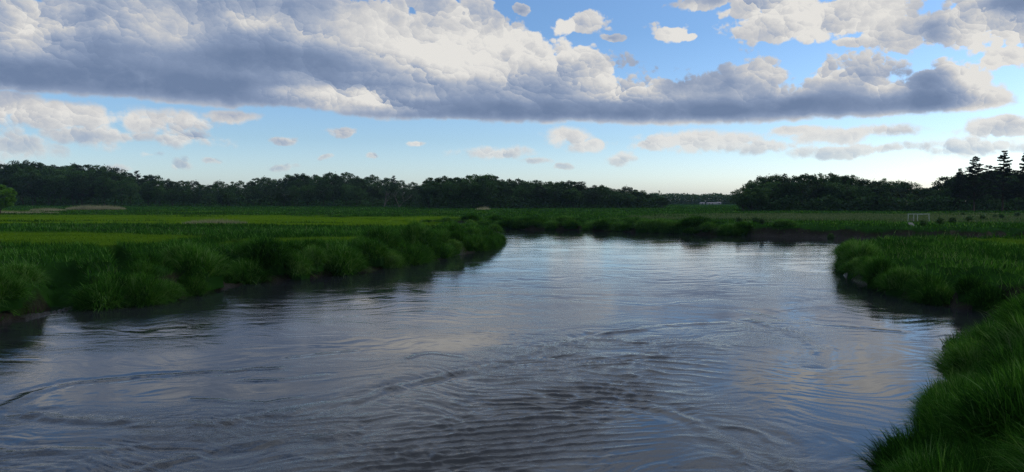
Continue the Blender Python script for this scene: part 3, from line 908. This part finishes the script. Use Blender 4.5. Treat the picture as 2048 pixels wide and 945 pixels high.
TREES = []
def place_tree(kinds, x, y, h, H0, label, cat, group, name, wide=1.0, rz=None):
    tm, cm = kinds
    z = float(ground_z(np.array([x]), np.array([y]))[0])
    root = link(name, None); root.location = (x, y, z)
    s = h / H0
    root.scale = (s * wide, s * wide, s); root.rotation_euler = (0, 0, random.uniform(0, 6.28) if rz is None else rz)
    tag(root, label, cat, group)
    link("trunk", tm, root); link("crown", cm, root)
    TREES.append((x, y)); return root

def top_y(profile, px):
    return float(np.interp(px, [p[0] for p in profile], [p[1] for p in profile]))

LEFT_TOP = [(-300, 326), (0, 327), (45, 317), (90, 324), (150, 327), (210, 329), (250, 336), (300, 346), (345, 354), (380, 360), (430, 362), (480, 361), (520, 356),
            (560, 350), (610, 345), (650, 340), (690, 343), (740, 349), (780, 354), (820, 359), (850, 362), (870, 350), (900, 345), (920, 352), (975, 348),
            (1000, 352), (1060, 356), (1120, 357), (1160, 362), (1200, 368), (1240, 372), (1270, 378), (1300, 381), (1325, 386), (1334, 392)]
RIGHT_TOP = [(1485, 385), (1492, 372), (1502, 362), (1520, 352), (1545, 346), (1580, 347), (1620, 345), (1650, 342), (1690, 347), (1720, 352), (1745, 355), (1780, 358), (1810, 358),
             (1822, 366), (1835, 376), (1850, 372), (1870, 362), (1885, 354), (1905, 350), (1930, 346), (1990, 335), (2048, 335), (2200, 325)]

def build_trees():
    oaks = [broadleaf(i, W=random.uniform(5.6, 7.4)) for i in range(9)]
    darkp = [pine(i, 22.0, .15) for i in range(3)]
    def row(pxs, dist, prof, drop, group, lab, stepj=.35, dj=14, minh=6, kinds=None, wide=1.1, piney=0):
        n = 0
        for px in pxs:
            px += random.uniform(-stepj, stepj) * 22
            D = dist(px) + random.uniform(-dj, dj) if callable(dist) else dist + random.uniform(-dj, dj)
            x = (px - 1024) / F * D
            z = float(ground_z(np.array([x]), np.array([D]))[0])
            ytop = top_y(prof, px) + drop + random.uniform(-3, 5)
            h = CAM_Z + (HOR - ytop) / F * D - z
            h = max(h, minh) * 1.06
            n += 1
            if random.random() < piney:
                place_tree(random.choice(darkp), x, D, h * 1.04, 22.0, lab[1].format(ordinal(n)), "pine tree", group, "pine_tree")
            else:
                place_tree(random.choice(oaks), x, D, h, 20.0, lab[0].format(ordinal(n)), "tree", group, "broadleaf_tree", wide * random.uniform(.9, 1.2) * min(1.5, max(1.0, 16 / h)))
    # left woods: a front row along the marsh, then rows climbing the rise behind
    row(range(-60, 860, 25), 455, LEFT_TOP, 24, "front row of the left woods", ("leafy green tree in the front row of the left woods, {} from the left", "") , dj=10, wide=1.0)
    row(range(-60, 870, 27), 490, LEFT_TOP, 12, "second row of the left woods", ("dark leafy tree behind the front row of the left woods, {} from the left", ""), dj=8)
    row(range(-50, 870, 19), 545, LEFT_TOP, 2, "hilltop trees of the left woods", ("tree on the skyline of the left woods, {} from the left", "pointed pine on the skyline of the left woods, {} from the left"), dj=12, piney=.05)
    # the woods from the forked trees to the open gap
    row(range(862, 1330, 22), lambda p: 375 + (p - 860) * .06, LEFT_TOP, 13, "front row of the middle woods", ("dark tree in the front row of the middle woods, {} from the left", ""), dj=7, wide=.95)
    row(range(868, 1325, 21), lambda p: 400 + (p - 860) * .06, LEFT_TOP, 1, "skyline of the middle woods", ("dark tree on the skyline of the middle woods, {} from the left", ""), dj=6)
    row(range(860, 1310, 34), lambda p: 425 + (p - 860) * .06, LEFT_TOP, 6, "rear of the middle woods", ("tree half hidden at the rear of the middle woods, {} from the left", ""), dj=6)
    # right woods
    row(range(1500, 2110, 21), 292, RIGHT_TOP, 16, "front row of the right woods", ("black-green tree in the front row of the right woods, {} from the left", ""), dj=5, wide=.85)
    row(range(1506, 2110, 22), 312, RIGHT_TOP, 1, "skyline of the right woods", ("silhouetted tree on the skyline of the right woods, {} from the left", ""), dj=5, wide=.85)
    row(range(1510, 2110, 30), 335, RIGHT_TOP, 5, "rear of the right woods", ("tree half hidden at the rear of the right woods, {} from the left", ""), dj=5, wide=.9)
    row([1490, 1496], 288, [(1400, 378), (1520, 378)], 0, "front row of the right woods", ("low {} bushy tree closing the left end of the right woods", ""), dj=3, minh=5, wide=.8)
    # pines that stand out
    for px, py, D, rag, lab in [(1947, 315, 268, .1, "dense dark pine at the left of the three tall pines"), (2004, 303, 262, .3, "open-branched pine, tallest of the three on the right skyline"),
                                (2050, 308, 258, .12, "dark pine cut by the right edge of the view"), (1918, 338, 285, .1, "shorter pine just left of the dense tall pine"),
                                (1975, 330, 290, .2, "small pine between the two tallest pines")]:
        x = (px - 1024) / F * D; h = CAM_Z + (HOR - py) / F * D - 1.5
        place_tree(pine(5, 22.0, rag), x, D, h, 22.0, lab, "pine tree", "tall pines of the right woods", "pine_tree")
    # bright young tree on the left edge of the view
    D = 215; x = (2 - 1024) / F * D
    young = broadleaf(3, H=20, W=7.5, low=.06, nleaf=6000, mats=('bark', 'bright_leaves'), size=.7)
    place_tree(young, x, D, CAM_Z + (HOR - 368) / F * D - 1.5, 20.0, "bright green young tree alone at the left edge of the view", "tree", None, "young_tree", 1.1)
    # pale forked trees at the front of the woods
    for k, (px, D) in enumerate([(768, 438), (798, 436)]):
        x = (px - 1024) / F * D
        t, c = broadleaf(40 + k, H=20, W=6.0, low=.75, nleaf=1500, mats=('pale_bark', 'crown'), fork=2)
        place_tree((t, c), x, D, 15.5, 20.0, ["pale-barked tree leaning left before the woods", "pale-barked forked tree standing right of the leaning one"][k], "tree", "pale forked trees", "forked_tree")
    # undergrowth along the foot of the woods
    def under(name, pts, depth, hgt, n, label):
        pts = np.array(pts); k = rng.uniform(0, len(pts) - 1.001, n); i = k.astype(int); fr = (k - i)[:, None]
        p = pts[i] * (1 - fr) + pts[i + 1] * fr
        p[:, 1] += rng.uniform(0, depth, n)
        hh = hgt * (1 + .45 * fbm(p[:, 0] * .12, p[:, 1] * .12, 2, 600))
        z = ground_z(p[:, 0], p[:, 1]) + rng.uniform(0, 1, n) * hh
        o = link(name, leaf_mesh(name, np.stack([p[:, 0], p[:, 1], z], 1), .62, M['crown'], .3 + rng.normal(0, .15, n)))
        tag(o, label, "undergrowth", kind="stuff")
    P = lambda px, D: ((px - 1024) / F * D, D)
    under("undergrowth", [P(-250, 447), P(400, 445), P(850, 440), P(862, 366), P(1100, 380), P(1334, 396)], 14, 5.5, 26000, "dark undergrowth along the foot of the left and middle woods")
    under("undergrowth", [P(1487, 287), P(1700, 283), P(1900, 280), P(2250, 280)], 9, 5.0, 12000, "black-green undergrowth along the foot of the right woods")
    under("undergrowth", [P(1495, 330), P(1900, 330), P(2300, 330)], 9, 9.0, 9000, "shaded thicket inside the right woods")
    under("undergrowth", [P(-250, 505), P(400, 505), P(850, 500), P(870, 430), P(1325, 445)], 14, 9.0, 16000, "shaded thicket inside the left woods")
    # far-off wood across the open gap
    n = 42000
    px = rng.uniform(1150, 1700, n); D = rng.uniform(845, 905, n); x = (px - 1024) / F * D
    top = 11.0 + 2.2 * fbm(x * .05, D * .02, 2, 610) + 1.5 * fbm(x * .25, D * .05, 2, 620) - 3.0 * sstep(x, 170, 320) * 0
    z = 1.4 + top * rng.uniform(0, 1, n) ** .8
    o = link("distant_wood", leaf_mesh("distant_wood", np.stack([x, D, z], 1), 1.1, M['crown'], .4 + rng.normal(0, .15, n)))
    tag(o, "low blue-dark wood far off in the gap between the woods", "wood", kind="stuff")
build_trees()

# ------------------------------------------------------------------ small things
def box_mesh(name, boxes, mat, bev=0):
    V, Fq = [], []
    for (cx, cy, cz, sx, sy, sz) in boxes:
        k = len(V)
        for dz in (-1, 1):
            for dx, dy in ((-1, -1), (1, -1), (1, 1), (-1, 1)):
                V.append((cx + dx * sx / 2, cy + dy * sy / 2, cz + dz * sz / 2))
        Fq += [(k, k + 3, k + 2, k + 1), (k + 4, k + 5, k + 6, k + 7)] + [(k + a, k + (a + 1) % 4, k + 4 + (a + 1) % 4, k + 4 + a) for a in range(4)]
    return make_mesh(name, V, [Fq], mat, False)

def plain(name, a, b, scale=3, rough=.6):
    m, g = material(name); tc = g.node('ShaderNodeTexCoord')
    finish(g, principled(g, ramp(g, g.noise(tc.outputs['Object'], scale, 4, .6), [(.3, a), (.7, b)]), rough, .3)); return m
M['white_wood'] = plain("weathered_white_paint", (.22, .24, .22), (.38, .40, .37))
M['plank'] = plain("grey_planks", (.06, .06, .05), (.13, .13, .11))
M['siding'] = plain("pale_siding", (.20, .21, .22), (.28, .28, .29), .5)
M['roof'] = plain("grey_roof", (.10, .10, .11), (.18, .18, .19), .5)
M['glass'] = plain("dark_window", (.02, .02, .025), (.04, .045, .05), .5, .1)

def build_things():
    # white timber frame on the far bank
    x0, y0 = at(1838, 446, 1.55)
    z0 = float(ground_z(np.array([x0]), np.array([y0]))[0])
    k = y0 / F
    root = link("landing_frame", None); root.location = (x0, y0, z0)
    tag(root, "open white timber frame standing on the far right bank above the mud", "timber frame")
    top = CAM_Z + (HOR - 428.7) * k - z0
    posts = [(1816, 0, 0), (1829, .3, 0), (1844.5, 1.6, 0), (1858.5, 0, .0)]
    for px, dy, tilt in posts:
        X = (px - 1838) * k
        o = link("post", tubes("post", [((0, 0, -.4), (0, 0, top))][:0] + [(Vector((0, 0, -.4)), Vector((0, 0, top)), .055, .05)], M['white_wood'], 8), root)
        o.location = (X, dy, 0)
        if px > 1855: o.rotation_euler = (0, math.radians(-4), 0)
    o = link("beam", box_mesh("beam", [(0, 0, 0, 43.5 * k, .11, .11)], M['white_wood']), root); o.location = ((1837 - 1838) * k, 0, top + .02)
    o = link("beam", box_mesh("beam", [(0, 0, 0, .12, 1.9, .12)], M['white_wood']), root); o.location = ((1844.5 - 1838) * k, .85, top - .02)
    for h in (.25, .62):
        o = link("rail", box_mesh("rail", [(0, 0, 0, 13 * k, .05, .12)], M['plank']), root); o.location = ((1822.5 - 1838) * k, -.06, h)
    # plank walk from the frame down the bank
    x1, y1 = at(1823, 455, 1.35)
    root = link("gangplank", None); root.location = (x1, y1, float(ground_z(np.array([x1]), np.array([y1]))[0]) + .12)
    tag(root, "short grey plank walk sloping down the bank below the white frame", "plank walk")
    root.rotation_euler = (math.radians(9), 0, math.radians(-20))
    for s in (-1, 1):
        o = link("stringer", box_mesh("stringer", [(0, 0, 0, .08, 3.1, .12)], M['plank']), root); o.location = (s * .25, 0, 0)
    for i in range(12):
        o = link("plank", box_mesh("plank", [(0, 0, 0, .62, .2, .04)], M['plank']), root); o.location = (0, -1.45 + i * .262, .09)
    # far buildings before the distant wood
    for i, (px, w, h, lab) in enumerate([(1423, 10, 1.2, "long low white building far off before the distant wood"), (1404, 4.5, 1.1, "small white shed far off, left of the long building"), (1437, 4, 1.6, "small white house far off at the right end of the long building")]):
        D = 800 + i * 9; X = (px - 1024) / F * D
        root = link(["house", "shed", "house"][i], None); root.location = (X, D, float(ground_z(np.array([X]), np.array([D]))[0]))
        tag(root, lab, "building", "far white buildings")
        link("wall", box_mesh("wall", [(0, 0, h / 2, w, 6, h)], M['siding']), root)
        V = [(-w / 2 - .3, -3.4, h + .01), (w / 2 + .3, -3.4, h + .01), (w / 2 + .3, 3.4, h + .01), (-w / 2 - .3, 3.4, h + .01), (-w / 2 - .3, 0, h + 1.0), (w / 2 + .3, 0, h + 1.0)]
        me = bpy.data.meshes.new("roof"); me.from_pydata(V, [], [(0, 1, 5, 4), (2, 3, 4, 5), (0, 4, 3), (1, 2, 5), (0, 3, 2, 1)]); me.materials.append(M['roof'])
        link("roof", me, root)
        for j in range(max(1, int(w // 3.5))):
            o = link("window", box_mesh("window", [(0, 0, 0, 1.1, .06, 1.0)], M['glass']), root); o.location = (-w / 2 + 1.8 + j * 3.4, -3.03, h * .58)
    # small leafy shrubs on the far right banks
    shr = []
    for i in range(4):
        n = 500
        u = unit(rng.normal(0, 1, (n, 3))) * (rng.uniform(.2, 1, n) ** .5)[:, None]
        c = u * np.array([.75, .75, .8]) + np.array([0, 0, .75]); c[:, 2] *= 1 + .25 * fbm(c[:, 0] * 2, c[:, 1] * 2 + i, 2, 700)
        st = [(Vector((0, 0, -.2)), Vector((random.uniform(-.5, .5), random.uniform(-.5, .5), random.uniform(.8, 1.5))), .03, .012) for _ in range(6)]
        shr.append((tubes("stems", st, M['bark'], 4), leaf_mesh("foliage", c, .17, M['crown'], .45 + rng.normal(0, .15, n))))
    L = [(1462, 452, 1.0, "leafy shrub on the far mud bank, leftmost of the row"), (1478, 450, 1.1, "leafy shrub second from the left on the far mud bank"), (1512, 449, 1.2, "roundest shrub on top of the far mud bank"),
         (1524, 452, .9, "shrub touching the roundest one on the mud bank"), (1575, 455, .9, "low shrub midway along the far mud bank"), (1662, 456, 1.1, "shrub on the mud bank left of the white frame"),
         (1690, 457, .9, "smaller shrub on the mud bank left of the white frame"), (1846, 454, 1.1, "dark shrub right beside the plank walk"), (1880, 452, 1.3, "shrub in the hedge-like line right of the white frame"),
         (1905, 449, 1.2, "bushy shrub where the mud bank turns green"), (1965, 441, 1.1, "shrub alone in the far right field, left of a pair"), (1990, 438, 1.0, "left shrub of the pair in the far right field"),
         (2003, 440, 1.2, "right shrub of the pair in the far right field"), (2035, 437, 1.4, "shrub in the far right field at the right edge"), (1938, 446, 1.3, "shrub on the bank right of the bushy one"), (1925, 434, 1.0, "small shrub behind the bank in the far right field")]
    for i, (px, py, s, lab) in enumerate(L):
        x, y = at(px, py, 1.5)
        z = float(ground_z(np.array([x]), np.array([y]))[0])
        root = link("shrub", None); root.location = (x, y, z); s *= .62; root.scale = (s * 1.1, s, s); root.rotation_euler = (0, 0, i * 1.3)
        tag(root, lab, "shrub", "shrubs on the far right bank and field")
        st, fo = shr[i % 4]; link("stems", st, root); link("foliage", fo, root)
build_things()

# ------------------------------------------------------------------ air
def build_haze():
    m = bpy.data.materials.new("haze"); m.use_nodes = True; nt = m.node_tree; nt.nodes.clear()
    v = nt.nodes.new('ShaderNodeVolumePrincipled'); o = nt.nodes.new('ShaderNodeOutputMaterial')
    v.inputs['Color'].default_value = (.5, .72, 1, 1); v.inputs['Density'].default_value = .00005; v.inputs['Anisotropy'].default_value = 0
    nt.links.new(v.outputs[0], o.inputs['Volume'])
    h = link("haze", box_mesh("haze", [(0, 0, 0, 1, 1, 1)], m)); h.location = (0, 440, 19); h.scale = (12400, 12400, 44)
    tag(h, kind="stuff")
build_haze()
